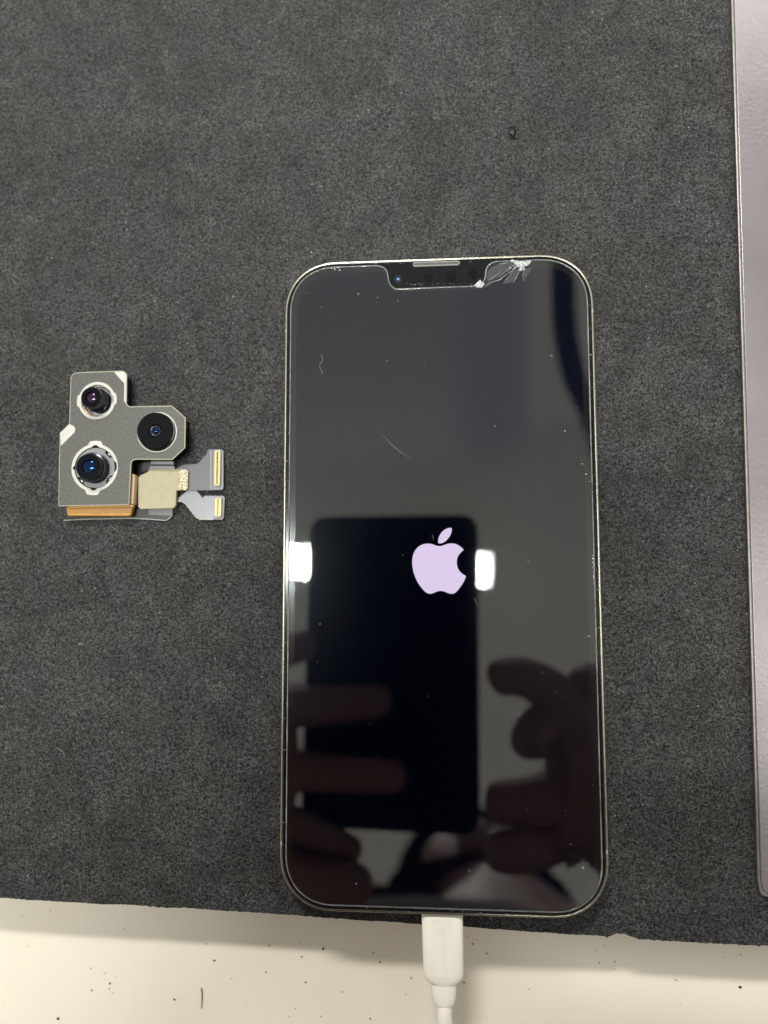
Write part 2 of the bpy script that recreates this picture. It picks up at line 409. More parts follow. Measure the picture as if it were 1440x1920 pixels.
slab('base_sheet', [strip_loop(0, 1.5)], 0.02, 1.5, M_steel_edge, ST, bevel=0.25)
slab('cover_sheet', [strip_loop(0.75, 1.9)], 1.5, 1.95, M_steel, ST, bevel=0.2)

# ------------------------------------------------------------------ phone
PH = thing('smartphone', 'large black screened phone with champagne metal frame and lit start-up logo', 'phone', (0, 0, 0))
HW, HH, CR = 39.05, 80.4, 13.6
out = rrect(HW, HH, CR)
slab('frame', [out, rrect(HW - 0.75, HH - 0.75, CR - 0.75)], 0.35, 7.42, M_frame, PH, bevel=0.33, res=4)
slab('back_glass', [rrect(HW - 0.9, HH - 0.9, CR - 0.9)], 0.05, 0.9, M_back, PH, bevel=0.2)
gl = slab('screen_glass', [rrect(HW - 0.60, HH - 0.60, CR - 0.60)], 6.2, 7.60, M_bezel, PH, bevel=0.20, res=3)
# display area with the notch left out
nx0, nx1, ny = at(727, 520, 7.6).x - 0.2, at(911, 515, 7.6).x + 0.2, at(820, 543, 7.6).y - 0.25
dl = rrect(HW - 3.2, HH - 3.2, CR - 3.0)
DW, DH = HW - 3.2, HH - 3.2
nl = [(nx1 + 1.6, DH), (nx1 + 0.5, DH - 0.5), (nx1, DH - 1.6), (nx1, ny + 2.6), (nx1 - 0.8, ny + 0.8), (nx1 - 2.6, ny), (nx0 + 2.6, ny), (nx0 + 0.8, ny + 0.8), (nx0, ny + 2.6), (nx0, DH - 1.6), (nx0 - 0.5, DH - 0.5), (nx0 - 1.6, DH)]
i = 15
dlp = dl[:i] + [n_ for n_ in nl] + dl[i:]
disp = slab('display', [dlp], 7.58, 7.612, M_disp, PH)
# logo: traced outline of the apple with its bite and leaf
def lg(x, y): p = at(740 + x / 8, 970 + y / 8, 7.64); return (p.x, p.y)
ap_l = [(665, 432), (620, 424), (570, 405), (520, 395), (465, 396), (405, 412), (350, 447), (308, 497), (278, 562), (264, 640), (266, 720), (280, 810), (310, 900), (355, 990), (410, 1065), (460, 1118), (500, 1142), (545, 1146), (590, 1132), (640, 1112), (690, 1103), (740, 1112), (790, 1132), (840, 1146), (885, 1142), (925, 1118), (975, 1058), (1025, 985), (1055, 925), (1070, 880)]
bite = [(1070, 880), (1020, 850), (970, 802), (940, 740), (932, 670), (943, 602), (972, 550), (1010, 512), (1036, 490)]
ap_r = [(1036, 490), (1000, 450), (950, 415), (900, 396), (845, 391), (790, 399), (735, 418), (700, 430), (665, 432)]
body = spline([lg(*p) for p in ap_l], 4)[:-1] + spline([lg(*p) for p in bite], 4)[:-1] + spline([lg(*p) for p in ap_r], 4)[:-1]
leaf = spline([lg(*p) for p in [(655, 388), (652, 340), (668, 285), (705, 225), (760, 180), (810, 160), (856, 158)]], 4)[:-1] + \
       spline([lg(*p) for p in [(856, 158), (856, 205), (838, 262), (800, 320), (745, 370), (700, 388), (655, 388)]], 4)[:-1]
lo = slab('logo', [[(p.x, p.y) for p in body], [(p.x, p.y) for p in leaf]], 7.616, 7.64, M_logo, disp)
tag(lo, 'lit lavender apple logo with bite and leaf')

# screen protector with notch
PI_ = 1.62
po = rrect(HW - PI_, HH - PI_, CR - 1.9)
npx = [(704, 499.6), (713, 500), (720.5, 502.5), (725, 508), (727, 516), (728.5, 525), (732, 533.5), (738, 539), (747, 541.3), (800, 539.3), (850, 537.4), (886, 536), (899, 533), (906.5, 527), (910, 518.5), (911, 508.5), (914, 500.5), (920, 495.5), (930, 493)]
ncv = [(p.x, p.y) for p in spline([tuple(at(x, y, 8.0))[:2] for x, y in npx], 5)]
yt = HH - PI_
x_l, x_r = ncv[0][0], ncv[-1][0]
ncv = [(x, y + (yt - ncv[0][1]) * max(0, 1 - i / 12) + (yt - ncv[-1][1]) * max(0, 1 - (len(ncv) - 1 - i) / 12)) for i, (x, y) in enumerate(ncv)]
pl = po[:15] + ncv[::-1] + po[15:]
PR = slab('screen_protector', [pl], 7.66, 8.1, M_prot, PH, bevel=0.20, res=4)
bm = bmesh.new()
dense = []
for i in range(len(pl)):
    a, b = Vector((*pl[i], 7.86)), Vector((*pl[(i + 1) % len(pl)], 7.86))
    n = max(1, int((b - a).length / 0.8))
    for k in range(n):
        p = a.lerp(b, k / n); j = noise.noise(p * 0.9) * 0.035; p.z += j; dense.append(p)
rings = []
n = len(dense)
for i, p in enumerate(dense):          # an inclined ground rim, thickness breathing a little
    d = (dense[(i + 1) % n] - dense[i - 1]).normalized(); s = Vector((d.y, -d.x, 0))
    w = 0.10 + 0.035 * noise.noise(p * 0.25) + 0.02 * noise.noise(p * 2.0)
    rings.append([bm.verts.new(p + s * (w + 0.03) + Vector((0, 0, -0.17))), bm.verts.new(p + s * w), bm.verts.new(p - s * w + Vector((0, 0, 0.262))), bm.verts.new(p - s * (w + .02) + Vector((0, 0, -0.17)))])
for i in range(n):
    a, b = rings[i], rings[(i + 1) % n]
    for k in range(4): bm.faces.new((a[k], a[(k + 1) % 4], b[(k + 1) % 4], b[k]))
finish('ground_rim', bm, M_edge, PR, False)

def chips(name, pts, parent, m, size=(0.12, 0.4), n=26, z=8.12, seed=1):
    rnd = random.Random(seed); bm = bmesh.new()
    for _ in range(n):
        c = rnd.choice(pts); p = at(c[0] + rnd.uniform(-1, 1) * c[2], c[1] + rnd.uniform(-1, 1) * c[2], z)
        v = []; s = rnd.uniform(*size)
        for k in range(5):
            a = k * 1.2566 + rnd.uniform(-.4, .4); v.append(bm.verts.new((p.x + s * math.cos(a) * rnd.uniform(.5, 1), p.y + s * math.sin(a) * rnd.uniform(.5, 1), z - 0.1 + rnd.uniform(-.02, .05))))
        t = bm.verts.new((p.x, p.y, z + rnd.uniform(0, 0.14)))
        for k in range(5): bm.faces.new((v[k], v[(k + 1) % 5], t))
        bm.faces.new(v[::-1])
    return finish(name, bm, m, parent, False)
# broken corner of the notch and broken spot on the upper rim
def px4(o, s, pts): return [(o[0] + x / s, o[1] + y / s) for x, y in pts]
def flat(name, pts, z0, z1, m, parent, bevel=0.0, zz=None, smooth=True):
    q = [at(x, y, z1 if zz is None else zz) for x, y in pts]
    return slab(name, [[(p.x, p.y) for p in q]], z0, z1, m, parent, bevel, smooth)
c1 = flat('broken_notch_corner', px4((860, 470), 8, [(228, 520), (275, 480), (320, 430), (345, 465), (390, 490), (350, 552), (290, 550)]), 7.7, 8.16, M_chip, PR, 0.05)
c2 = flat('broken_rim', px4((860, 470), 8, [(770, 155), (805, 130), (850, 145), (900, 160), (960, 150), (1010, 165), (1060, 145), (1092, 152), (1060, 200), (1020, 225), (985, 222), (975, 270), (940, 300), (915, 300), (920, 250), (880, 235), (845, 210), (825, 180)]), 7.7, 8.17, M_chip, PR, 0.05)
chips('glass_splinters', [(897, 533, 5), (968, 494, 7), (978, 500, 7), (985, 492, 7), (975, 503, 4)], PR, M_chip, n=46, seed=3)
for k, pts in enumerate(([(430, 440), (420, 370), (440, 300), (500, 250), (580, 215), (680, 190), (800, 195), (830, 210), (740, 270), (640, 350), (560, 410), (480, 450)],
                         [(680, 490), (740, 410), (800, 340), (860, 280), (900, 260), (905, 310), (870, 400), (835, 465), (790, 480)],
                         [(955, 440), (965, 370), (1000, 300), (1050, 255), (1090, 255), (1085, 300), (1040, 350), (1000, 430), (970, 462)],
                         [(380, 540), (420, 490), (500, 460), (560, 455), (480, 510), (410, 542)])):
    flat('fracture', px4((860, 470), 8, pts), 7.92, 8.125, M_crack, PR, 0.02)
bm = bmesh.new()
for pts, r in (([(440, 478), (540, 455), (600, 440), (650, 405), (740, 340), (820, 290), (870, 240)], 0.05), ([(590, 445), (625, 430), (650, 405)], 0.11), ([(805, 285), (840, 255), (885, 238)], 0.12),
               ([(560, 420), (640, 370), (700, 310), (760, 250), (815, 215)], 0.035), ([(755, 275), (770, 255), (790, 250)], 0.10), ([(700, 320), (760, 290), (800, 240)], 0.04), ([(930, 240), (900, 330), (850, 430), (815, 490)], 0.03), ([(1000, 220), (985, 300), (950, 400)], 0.025), ([(600, 200), (700, 185), (790, 178)], 0.04), ([(400, 470), (470, 430), (560, 370), (650, 300)], 0.025), ([(860, 260), (780, 350), (700, 450), (672, 492)], 0.028)):
    add_tube(bm, spline([tuple(at(860 + x / 8, 470 + y / 8, 8.13)) for x, y in pts], 4), r, seg=5, taper=lambda t: 0.35 + math.sin(t * math.pi) * 0.8, squash=0.4)
finish('crack_line', bm, M_chip, PR, False)
bm = bmesh.new()
add_tube(bm, spline([tuple(at(x, y, 8.105)) for x, y in [(716, 813), (730, 829), (744, 842), (758, 852), (772, 859)]], 5), 0.03, seg=4, taper=lambda t: 0.2 + math.sin(t * math.pi), squash=0.3)
add_tube(bm, [tuple(at(x, y, 8.105)) for x, y in [(888, 1121), (892, 1127), (895, 1134)]], 0.03, seg=4, squash=0.3)
add_tube(bm, [tuple(at(x, y, 8.105)) for x, y in [(810, 1003), (813, 1008), (812, 1012)]], 0.03, seg=4, squash=0.3)
add_tube(bm, [tuple(at(x, y, 8.105)) for x, y in [(989, 1048), (991, 1053), (992, 1057)]], 0.035, seg=4, squash=0.3)
finish('scratch', bm, M_lint, PR, False)

# earpiece, front camera, sensors
ear = thing  # (name kept for readability of the helper)
def px_rrect(x0, y0, x1, y1, r, z):
    a, b = at(x0, y1, z), at(x1, y0, z)
    return rrect((b.x - a.x) / 2, (b.y - a.y) / 2, r, (a.x + b.x) / 2, (a.y + b.y) / 2, n=6, sq=2)
EZ = 7.66
EP = slab('earpiece', [px_rrect(774, 488.5, 862, 500, 0.62, EZ), px_rrect(776, 490.3, 860, 498.2, 0.45, EZ)], 7.5, EZ, M_mesh_rim, PH, bevel=0.03)
slab('mesh', [px_rrect(775.5, 490, 860.5, 498.5, 0.5, EZ)], 7.5, 7.63, M_mesh, EP)
p = at(746.5, 523.5, 7.62)
FC = lathe('front_camera', p, [(0.95, 7.58), (0.95, 7.615), (0.88, 7.62)], M_fcam, PH, 32)
bm = bmesh.new(); bmesh.ops.create_uvsphere(bm, u_segments=16, v_segments=8, radius=0.36); bmesh.ops.scale(bm, vec=(1, 0.8, 0.12), verts=bm.verts)
bmesh.ops.translate(bm, vec=(p.x, p.y, 7.615), verts=bm.verts); finish('lens', bm, M_fdot, FC, True)
for x, y, r in ((803, 521, 1.35), (845, 520, 1.35), (886, 514, 1.2)):
    q = at(x, y, 7.62); lathe('sensor', q, [(r, 7.58), (r, 7.612), (r - 0.05, 7.615)], M_sens, PH, 32)
# antenna breaks and side keys
for (x, y, w, h) in ((-HW, 62.5, 0.42, 1.1), (HW, 65.5, 0.42, 1.1), (-HW, -65.0, 0.42, 1.1), (HW, -65.0, 0.42, 1.1)):
    bm = bmesh.new(); sx_ = 1 if x > 0 else -1
    add_box(bm, min(x + sx_ * 0.015, x - sx_ * 0.74), max(x + sx_ * 0.015, x - sx_ * 0.74), y - 0.45, y + 0.45, 0.5, 7.435)
    bmesh.ops.bevel(bm, geom=[e for e in bm.edges if abs(e.verts[0].co.y - e.verts[1].co.y) > 0.5], offset=0.3, segments=3, affect='EDGES')
    finish('antenna_break', bm, M_band, PH, False)
for (x, y, h) in ((-HW, 39, 5.6), (-HW, 25, 5.6), (-HW, 52, 2.6), (HW, 30, 8.5)):
    bm = bmesh.new(); sx_ = 1 if x > 0 else -1
    add_box(bm, min(x - .3, x + sx_ * 0.28), max(x + .3, x + sx_ * 0.28), y - h, y + h, 2.6, 5.2)
    bmesh.ops.bevel(bm, geom=bm.edges[:], offset=0.22, segments=2, affect='EDGES')
    finish('side_key', bm, M_frame, PH, True)

# ------------------------------------------------------------------ charging cable
p0 = at(828, 1717, 6.2)
CB = thing('charging_cable', 'ivory charging cable with long plug housing pushed into the bottom of the phone', 'cable', (p0.x, p0.y, 0))
def cab(x, y, z=6.2): return at(x, y, z)
zc_ = 3.6; CX = p0.x
def cable_section(bm, stations, seg=40):
    """stations: (cx, y, z, half width, half height, squareness)"""
    rings = []
    for cx, y, z, w, h, q in stations:
        ring = []
        for k in range(seg):
            a = 2 * math.pi * k / seg; ca, sa = math.cos(a), math.sin(a)
            f = (abs(ca) ** q + abs(sa) ** q) ** (-1 / q)
            ring.append(bm.verts.new((cx + w * f * ca, y, z + h * f * sa)))
        rings.append(ring)
    for a, b in zip(rings, rings[1:]):
        for k in range(seg): bm.faces.new((a[k], b[k], b[(k + 1) % seg], a[(k + 1) % seg]))
    bm.faces.new(rings[0]); bm.faces.new(rings[-1][::-1])
def Y(py): return at(830, py, 5.5).y
def X(px, py): return at(px, py, 4.5).x
xc = lambda py: 829 + (py - 1717) * 0.022
def W2(wpx): return wpx / 2 / (FPX / 193)
y0 = Y(1716.5)
bm = bmesh.new()
cable_section(bm, [(X(xc(1717), 1717), y0 + 0.35, zc_, W2(66), 2.1, 4.5), (X(xc(1717), 1717), y0, zc_, W2(72), 2.45, 4.5), (X(xc(1722), 1722), y0 - 0.5, zc_, W2(74), 2.6, 4.5), (X(xc(1780), 1780), Y(1780), zc_, W2(73), 2.6, 4.5), (X(xc(1828), 1828), Y(1828), zc_, W2(71.5), 2.55, 4.2),
                   (X(xc(1838), 1838), Y(1838), zc_, W2(68), 2.4, 3.6), (X(xc(1845), 1845), Y(1845), zc_, W2(58), 2.25, 3), (X(xc(1849), 1849), Y(1849), zc_, W2(47), 2.1, 2.6)])
HS = finish('plug_housing', bm, M_cable, CB, True, auto=50)
bm = bmesh.new(); add_box(bm, CX - 3.3, CX + 3.3, y0 + 0.2, -HH + 0.2, zc_ - 0.8, zc_ + 0.8)
finish('plug', bm, M_steelplug, CB)
bm = bmesh.new()
cable_section(bm, [(X(xc(1848), 1848), Y(1847.5), zc_, W2(45), 2.05, 2.5), (X(xc(1868), 1868), Y(1868), zc_, W2(44), 2.0, 2.4), (X(xc(1886), 1886), Y(1884), zc_, W2(40), 1.95, 2.2), (X(xc(1891), 1891), Y(1890), zc_, W2(34), 1.8, 2.1), (X(xc(1894), 1894), Y(1894), zc_, W2(28), 1.6, 2)])
finish('strain_relief', bm, M_cable, CB, True, auto=50)
bm = bmesh.new()
ys = Y(1892)
xs = X(xc(1892), 1892)
add_tube(bm, spline([(xs, ys, zc_), (xs + 0.1, ys - 5, zc_ - 0.1), (xs + 0.5, ys - 20, zc_ - 3), (xs + 3, ys - 60, zc_ - 14), (xs + 14, ys - 120, TZ + 2), (xs + 40, ys - 200, TZ + 2)], 8), 1.78, seg=20)
finish('cord', bm, M_cable, CB, True)
def text_mesh(name, body, size, loc, rotz, m, parent, zthick=0.03, bold=False, xscale=1.0):
    cu = bpy.data.curves.new('t', 'FONT'); cu.body = body; cu.size = size; cu.extrude = zthick; cu.align_x = 'CENTER'; cu.align_y = 'CENTER'
    o = bpy.data.objects.new('t', cu); COL.objects.link(o)
    me = bpy.data.meshes.new_from_object(o.evaluated_get(bpy.context.evaluated_depsgraph_get()))
    bpy.data.objects.remove(o); bpy.data.curves.remove(cu)
    bm = bmesh.new(); bm.from_mesh(me)
    bmesh.ops.scale(bm, vec=(xscale, 1, 1), verts=bm.verts)
    bmesh.ops.rotate(bm, cent=(0, 0, 0), matrix=Matrix.Rotation(rotz, 3, 'Z'), verts=bm.verts)
    bmesh.ops.translate(bm, vec=loc, verts=bm.verts)
    return finish(name, bm, m, parent)
q = at(831, 1782, 6.21)
text_mesh('printed_marks', 'gninnou0', 2.3, (q.x, q.y, 6.185), math.pi / 2, M_mark, HS, 0.03, xscale=1.25)

# ------------------------------------------------------------------ camera module
O4 = (90, 670)
def P4(x, y, z): return at(O4[0] + x / 4, O4[1] + y / 4, z)
def L4(pts, z): return [(lambda p: (p.x, p.y))(P4(x, y, z)) for x, y in pts]
c0 = P4(400, 700, 0)
CM = thing('camera_module', 'loose rear camera module with three lenses on a grey metal bracket lying on the mat', 'camera module', (c0.x, c0.y, 0))
PZ = 5.0
plate = [(205, 118), (300, 113), (555, 104), (574, 112), (588, 132), (585, 345), (594, 362), (612, 372), (928, 366), (1028, 455), (1024, 678), (932, 764), (660, 762), (632, 772), (620, 795), (605, 1104), (80, 1114), (86, 800), (92, 568), (162, 500), (173, 155), (182, 133)]
def polar(c, f, n=144): return [(c[0] + f(2 * math.pi * k / n) * math.cos(2 * math.pi * k / n), c[1] + f(2 * math.pi * k / n) * math.sin(2 * math.pi * k / n)) for k in range(n)]
def bump_(a, a0, w, h, soft=0.10):
    d = abs((a - a0 + math.pi) % (2 * math.pi) - math.pi)
    t = min(1, max(0, (w + soft - d) / (2 * soft) if d > w - soft else 1)); return h * t * t * (3 - 2 * t)
C1, C2, C3 = P4(366, 325, PZ), P4(350, 828, PZ), P4(818, 562, PZ)
r1o = lambda a: 5.02 + bump_(a, 0.10, 0.30, 0.42, 0.05) + bump_(a, math.pi, 0.30, 0.42, 0.05)
r2o = lambda a: 6.28 + bump_(a, math.pi / 2, 0.27, 0.85, 0.07) + bump_(a, -math.pi / 2 - 0.06, 0.27, 0.95, 0.07)
r3o = lambda a: 5.35
r1i = lambda a: 4.25 + bump_(a, 0.05, 0.2, 0.4)
r2i = lambda a: 5.45 + bump_(a, math.pi / 2, 0.13, 0.5) + bump_(a, -math.pi / 2 - 0.02, 0.12, 0.5) + bump_(a, math.pi, 0.08, 0.45, 0.03) + bump_(a, 0.05, 0.22, 0.5)
r3i = lambda a: 5.0
holes = [polar(C1, lambda a: r1o(a) - 0.15), polar(C2, lambda a: r2o(a) - 0.15), polar(C3, lambda a: r3o(a) - 0.15)]
pl4 = L4(plate, PZ)
PLT = slab('bracket', [pl4] + holes, 4.62, PZ, M_plate, CM, bevel=0.04)
# bright rim of the bracket
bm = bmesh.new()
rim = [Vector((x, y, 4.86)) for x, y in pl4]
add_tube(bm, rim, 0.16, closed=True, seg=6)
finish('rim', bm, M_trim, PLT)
slab('corner_patch', [L4([(495, 111), (555, 107), (573, 114), (586, 134), (583, 345), (571, 330), (572, 195)], PZ)], 4.9, 5.03, M_cream, PLT)
slab('corner_patch', [L4([(93, 569), (162, 502), (192, 515), (205, 535), (200, 562), (97, 664)], PZ)], 4.9, 5.03, M_cream, PLT)
cx_ = sum(p[0] for p in pl4) / len(pl4); cy_ = sum(p[1] for p in pl4) / len(pl4)
wall = L4([(214, 132), (550, 120), (572, 135), (570, 352), (602, 388), (922, 380), (1012, 462), (1010, 670), (925, 748), (645, 748), (605, 782), (590, 1088), (95, 1098), (105, 575), (175, 508), (186, 160)], PZ)
slab('housing', [wall] + [polar(C1, lambda a: 5.1), polar(C2, lambda a: 6.3), polar(C3, lambda a: 5.3)], 0.25, 4.63, M_blk, CM, bevel=0.08)
slab('floor_plate', [wall], 0.05, 0.9, M_blk, CM)
for nm, C, ro, ri in (('lens_collar', C1, r1o, r1i), ('lens_collar', C2, r2o, r2i), ('lens_collar', C3, r3o, r3i)):
    slab(nm, [polar(C, ro), polar(C, ri)], 4.3, 5.06, M_cream, CM, bevel=0.05)
# carrier plate under the big lens with its four slots
def r2c(a):
    v = 5.3
    for a0 in (math.radians(45), math.radians(-38), math.radians(-138)): v -= bump_(a, a0, 0.22, 0.75, 0.05)
    return v
slab('carrier', [polar(C2, r2c, 128), polar(C2, lambda a: 3.5)], 4.2, 4.75, M_inner, CM, bevel=0.06)
bm = bmesh.new()
for a0 in (45, -38, -138):
    a = math.radians(a0); t = Vector((-math.sin(a), math.cos(a), 0)); c = Vector((C2.x + 5.0 * math.cos(a), C2.y + 5.0 * math.sin(a), 4.35))
    add_tube(bm, [c - t * 0.9, c + t * 0.9], 0.22, seg=8)
finish('slot_spring', bm, M_chrome, CM, True)
# chromed and copper parts inside the small lens well
lathe('chrome_ring', C1, [(4.7, 1.0), (4.7, 4.3), (4.35, 4.45), (4.1, 4.0), (3.85, 4.1), (3.6, 3.6), (3.45, 3.7), (3.35, 2.2)], M_chrome, CM)
bm = bmesh.new()
for a0, a1, r in ((200, 268, 4.05), (45, 70, 4.0)):
    add_tube(bm, [(C1.x + r * math.cos(math.radians(a)), C1.y + r * math.sin(math.radians(a)), 4.5) for a in range(a0, a1, 4)], 0.16, seg=6)
finish('coil_wire', bm, M_copper, CM, True)
# lens barrels: their axes stand upright, tops where the photograph shows them
T1, T2, T3 = P4(322, 300, 8.3), P4(303, 819, 8.5), P4(802, 550, 6.25)
b1 = lathe('small_lens', T1, [(3.15, 1.2), (3.15, 5.2), (3.0, 5.35), (2.8, 5.6), (2.72, 8.15), (2.6, 8.3), (1.55, 8.28), (1.45, 7.9)], M_barrel, CM)
b2 = lathe('large_lens', T2, [(3.95, 1.2), (3.95, 6.6), (3.85, 6.75), (3.42, 6.9), (3.38, 8.35), (3.25, 8.5), (1.9, 8.46), (1.8, 8.0)], M_barrel, CM)
b3 = lathe('flat_lens', T3, [(4.85, 1.2), (4.85, 6.05), (4.72, 6.25), (1.7, 6.23), (1.5, 6.0), (1.45, 5.95)], M_face, CM)
for T, r, z, m, par in ((T1, 2.58, 8.3, M_face, b1), (T2, 3.22, 8.5, M_face, b2)):
    bm = bmesh.new(); add_lathe(bm, T.x, T.y, [(r, z - 0.02), (r - 0.04, z + 0.025), (r * 0.57, z + 0.02), (r * 0.5, z - 0.3)], 64, False, False); finish('face_ring', bm, m, par, True, auto=30)
def dome(name, T, r, z, h, m, par):
    bm = bmesh.new(); n = 8
    prof = [(r * math.cos(k * math.pi / 2 / n), z + h * math.sin(k * math.pi / 2 / n)) for k in range(n)] + [(0.01, z + h)]
    add_lathe(bm, T.x, T.y, prof, 48); return finish(name, bm, m, par, True)
lathe('lens_rim', T3, [(4.9, 5.3), (4.9, 5.75), (4.82, 5.82), (4.80, 5.3)], M_chrome, b3)
dome('glass', T1, 1.45, 7.82, 0.42, M_glassp, b1)
dome('glass', T2, 1.82, 8.0, 0.45, M_glassb, b2)
dome('glass', T3, 0.85, 5.85, 0.35, M_glassb, b3)
lathe('glass_ring', T3, [(1.45, 5.9), (1.4, 6.08), (1.2, 6.1), (0.95, 6.0), (0.85, 5.9)], M_barrel, b3)
# orange film folded down the front edge, with printed code
slab('orange_flex', [L4([(138, 1122), (640, 1112), (625, 1180), (610, 1192), (160, 1190), (146, 1180)], 2.6)], 1.2, 2.9, M_kapton, CM, bevel=0.25)
slab('orange_fold', [L4([(150, 1108), (600, 1102), (640, 1108), (640, 1124), (150, 1132)], 4.0)], 2.9, 4.2, M_kapton, CM, bevel=0.15)
q = P4(455, 1172, 2.93); text_mesh('printed_code', '118RRR0  4 6  1187811RR', 1.05, (q.x, q.y, 2.91), math.radians(1.0), M_ink, CM, 0.02, xscale=1.0)
slab('side_film', [L4([(616, 870), (650, 878), (656, 892), (644, 1104), (602, 1098)], 3.6)], 1.5, 3.9, M_kpale, CM, bevel=0.2)
# black carrier film with pale cut edge
slab('film_sheet', [L4([(118, 1222), (140, 1180), (600, 1170), (650, 1130), (668, 770), (940, 766), (946, 800), (700, 860), (680, 1120), (750, 1150), (935, 1150), (932, 1188), (888, 1222), (620, 1206), (300, 1213)], 0.5)], 0.1, 0.5, M_film, CM)
bm = bmesh.new(); add_tube(bm, [P4(x, y, 0.55) for x, y in [(118, 1223), (200, 1219), (300, 1213), (450, 1211), (620, 1207), (760, 1214), (886, 1224), (910, 1208), (932, 1188)]], 0.10, seg=6)
finish('film_edge', bm, M_cream, CM)
slab('lower_film', [L4([(750, 1130), (935, 1128), (935, 1190), (758, 1184)], 0.9)], 0.5, 0.95, M_flex, CM, bevel=0.05)
slab('upper_film', [L4([(770, 768), (930, 768), (942, 778), (945, 806), (768, 806)], 1.9)], 1.0, 2.0, M_flexl, CM, bevel=0.15)
slab('upper_film_tail', [L4([(766, 812), (944, 812), (955, 845), (850, 850), (750, 856)], 1.4)], 0.6, 1.4, M_flexl, CM, bevel=0.08)
# cream pad, speckled end, flex tails
slab('foam_pad', [L4([(676, 905), (690, 885), (735, 868), (762, 846), (850, 838), (985, 838), (983, 996), (962, 1000), (958, 1108), (940, 1132), (695, 1138), (676, 1122)], 2.0)], 0.7, 2.0, M_pad, CM, bevel=0.10)
slab('speckled_pad', [L4([(984, 838), (1035, 842), (1049, 856), (1047, 985), (1036, 997), (982, 996)], 1.85)], 0.6, 1.9, M_speck, CM, bevel=0.05)
slab('upper_flex', [L4([(950, 850), (962, 835), (1000, 812), (1030, 803), (1112, 800), (1130, 790), (1188, 728), (1198, 695), (1215, 689), (1300, 689), (1318, 700), (1318, 982), (1306, 995), (1225, 998), (1050, 1000), (960, 998)], 1.0)], 0.75, 1.05, M_flex, CM, bevel=0.04)
slab('lower_flex', [L4([(960, 1074), (1000, 1035), (1045, 1000), (1112, 1000), (1135, 1025), (1158, 1052), (1176, 1037), (1314, 1040), (1327, 1052), (1318, 1205), (1305, 1218), (1138, 1215), (1105, 1195), (1060, 1135), (1030, 1098), (1005, 1082), (962, 1080)], 0.7)], 0.35, 0.7, M_flexl, CM, bevel=0.05)
bm = bmesh.new()
add_tube(bm, [P4(x, y, 0.75) for x, y in [(962, 1080), (1005, 1083), (1030, 1099), (1060, 1136), (1105, 1196), (1138, 1216), (1240, 1218)]], 0.09, seg=6)
add_tube(bm, [P4(x, y, 1.08) for x, y in [(1222, 700), (1222, 996)]], 0.11, seg=6)
finish('flex_crease', bm, M_trim, CM)
def connector(x0, y0, x1, y1, z, npin, padpts):
    slab('stiffener', [L4(padpts, z)], z - 0.1, z + 0.06, M_inner, CM, bevel=0.03)
    a, b = P4(x0, y1, z), P4(x1, y0, z)
    w, h = (b.x - a.x) / 2, (b.y - a.y) / 2; cx, cy = (a.x + b.x) / 2, (a.y + b.y) / 2
    sh = slab('connector', [rrect(w, h, min(w, h) * 0.45, cx, cy, 6, 2), rrect(w - 0.42, h - 0.5, 0.14, cx, cy, 4, 2)], z + 0.05, z + 0.75, M_conn, CM, bevel=0.06)
    slab('well', [rrect(w - 0.35, h - 0.42, 0.14, cx, cy, 4, 2)], z + 0.05, z + 0.25, M_gold, sh)
    slab('tongue', [rrect(0.10, h - 0.62, 0.05, cx - 0.02, cy, 4, 2)], z + 0.2, z + 0.6, M_film, sh)
    bm = bmesh.new()
    for k in range(npin):
        y = cy - h + 0.7 + (2 * h - 1.4) * k / (npin - 1)
        add_box(bm, cx + 0.12, cx + w - 0.1, y - 0.09, y + 0.09, z + 0.3, z + 0.80)
        add_box(bm, cx - w + 0.1, cx - 0.16, y - 0.09, y + 0.09, z + 0.3, z + 0.78)
    finish('contact_pins', bm, M_gold, sh)
connector(1252, 700, 1300, 968, 1.05, 24, [(1240, 692), (1300, 692), (1316, 704), (1315, 982), (1304, 992), (1236, 993)])
connector(1255, 1052, 1307, 1200, 0.7, 13, [(1250, 1042), (1312, 1043), (1324, 1055), (1316, 1204), (1304, 1214), (1244, 1212)])

# ------------------------------------------------------------------ small things lying about
def blob(bm, p, s, flatk=0.5, rnd=random):
    v = bmesh.ops.create_icosphere(bm, subdivisions=1, radius=s)['verts']
    k = (rnd.uniform(.6, 1.4), rnd.uniform(.6, 1.4))
    for q in v: q.co = Vector((q.co.x * k[0] * rnd.uniform(.8, 1.2), q.co.y * k[1] * rnd.uniform(.8, 1.2), q.co.z * flatk)) + p
bm = bmesh.new(); rnd = random.Random(11)
for x, y, s in ((672, 551, .17), (602, 576, .13), (708, 558, .12), (622, 597, .08), (726, 676, .11), (796, 628, .09), (795, 685, .08), (746, 564, .1), (787, 660, .08), (667, 572, .08), (575, 549, .08), (637, 506, .16), (628, 505, .16),
                (1034, 667, .14), (1059, 808, .12), (947, 842, .11), (928, 799, .14), (1083, 763, .10), (1092, 870, .18), (1099, 889, .2), (1105, 903, .12), (1104, 1193, .22), (1096, 1195, .08), (900, 783, .07), (878, 842, .08),
                (707, 1418, .11), (668, 1657, .16), (1093, 1627, .17), (1070, 1583, .10), (1061, 1520, .10), (988, 1520, .08), (722, 1560, .09), (692, 1357, .08), (600, 1170, .12), (880, 1632, .12), (855, 1700, .07), (766, 1710, .1), (903, 1712, .1), (951, 1714, .1), (1112, 1472, .1), (1017, 1262, .09), (846, 570, .06), (913, 735, .06), (790, 770, .06)):
    blob(bm, at(x, y, 8.13), s * 1.15, 0.35, rnd)
for _ in range(75):
    blob(bm, at(rnd.uniform(555, 1100), rnd.uniform(560, 1680), 8.11), rnd.choice((.03, .04, .05, .07)), 0.35, rnd)
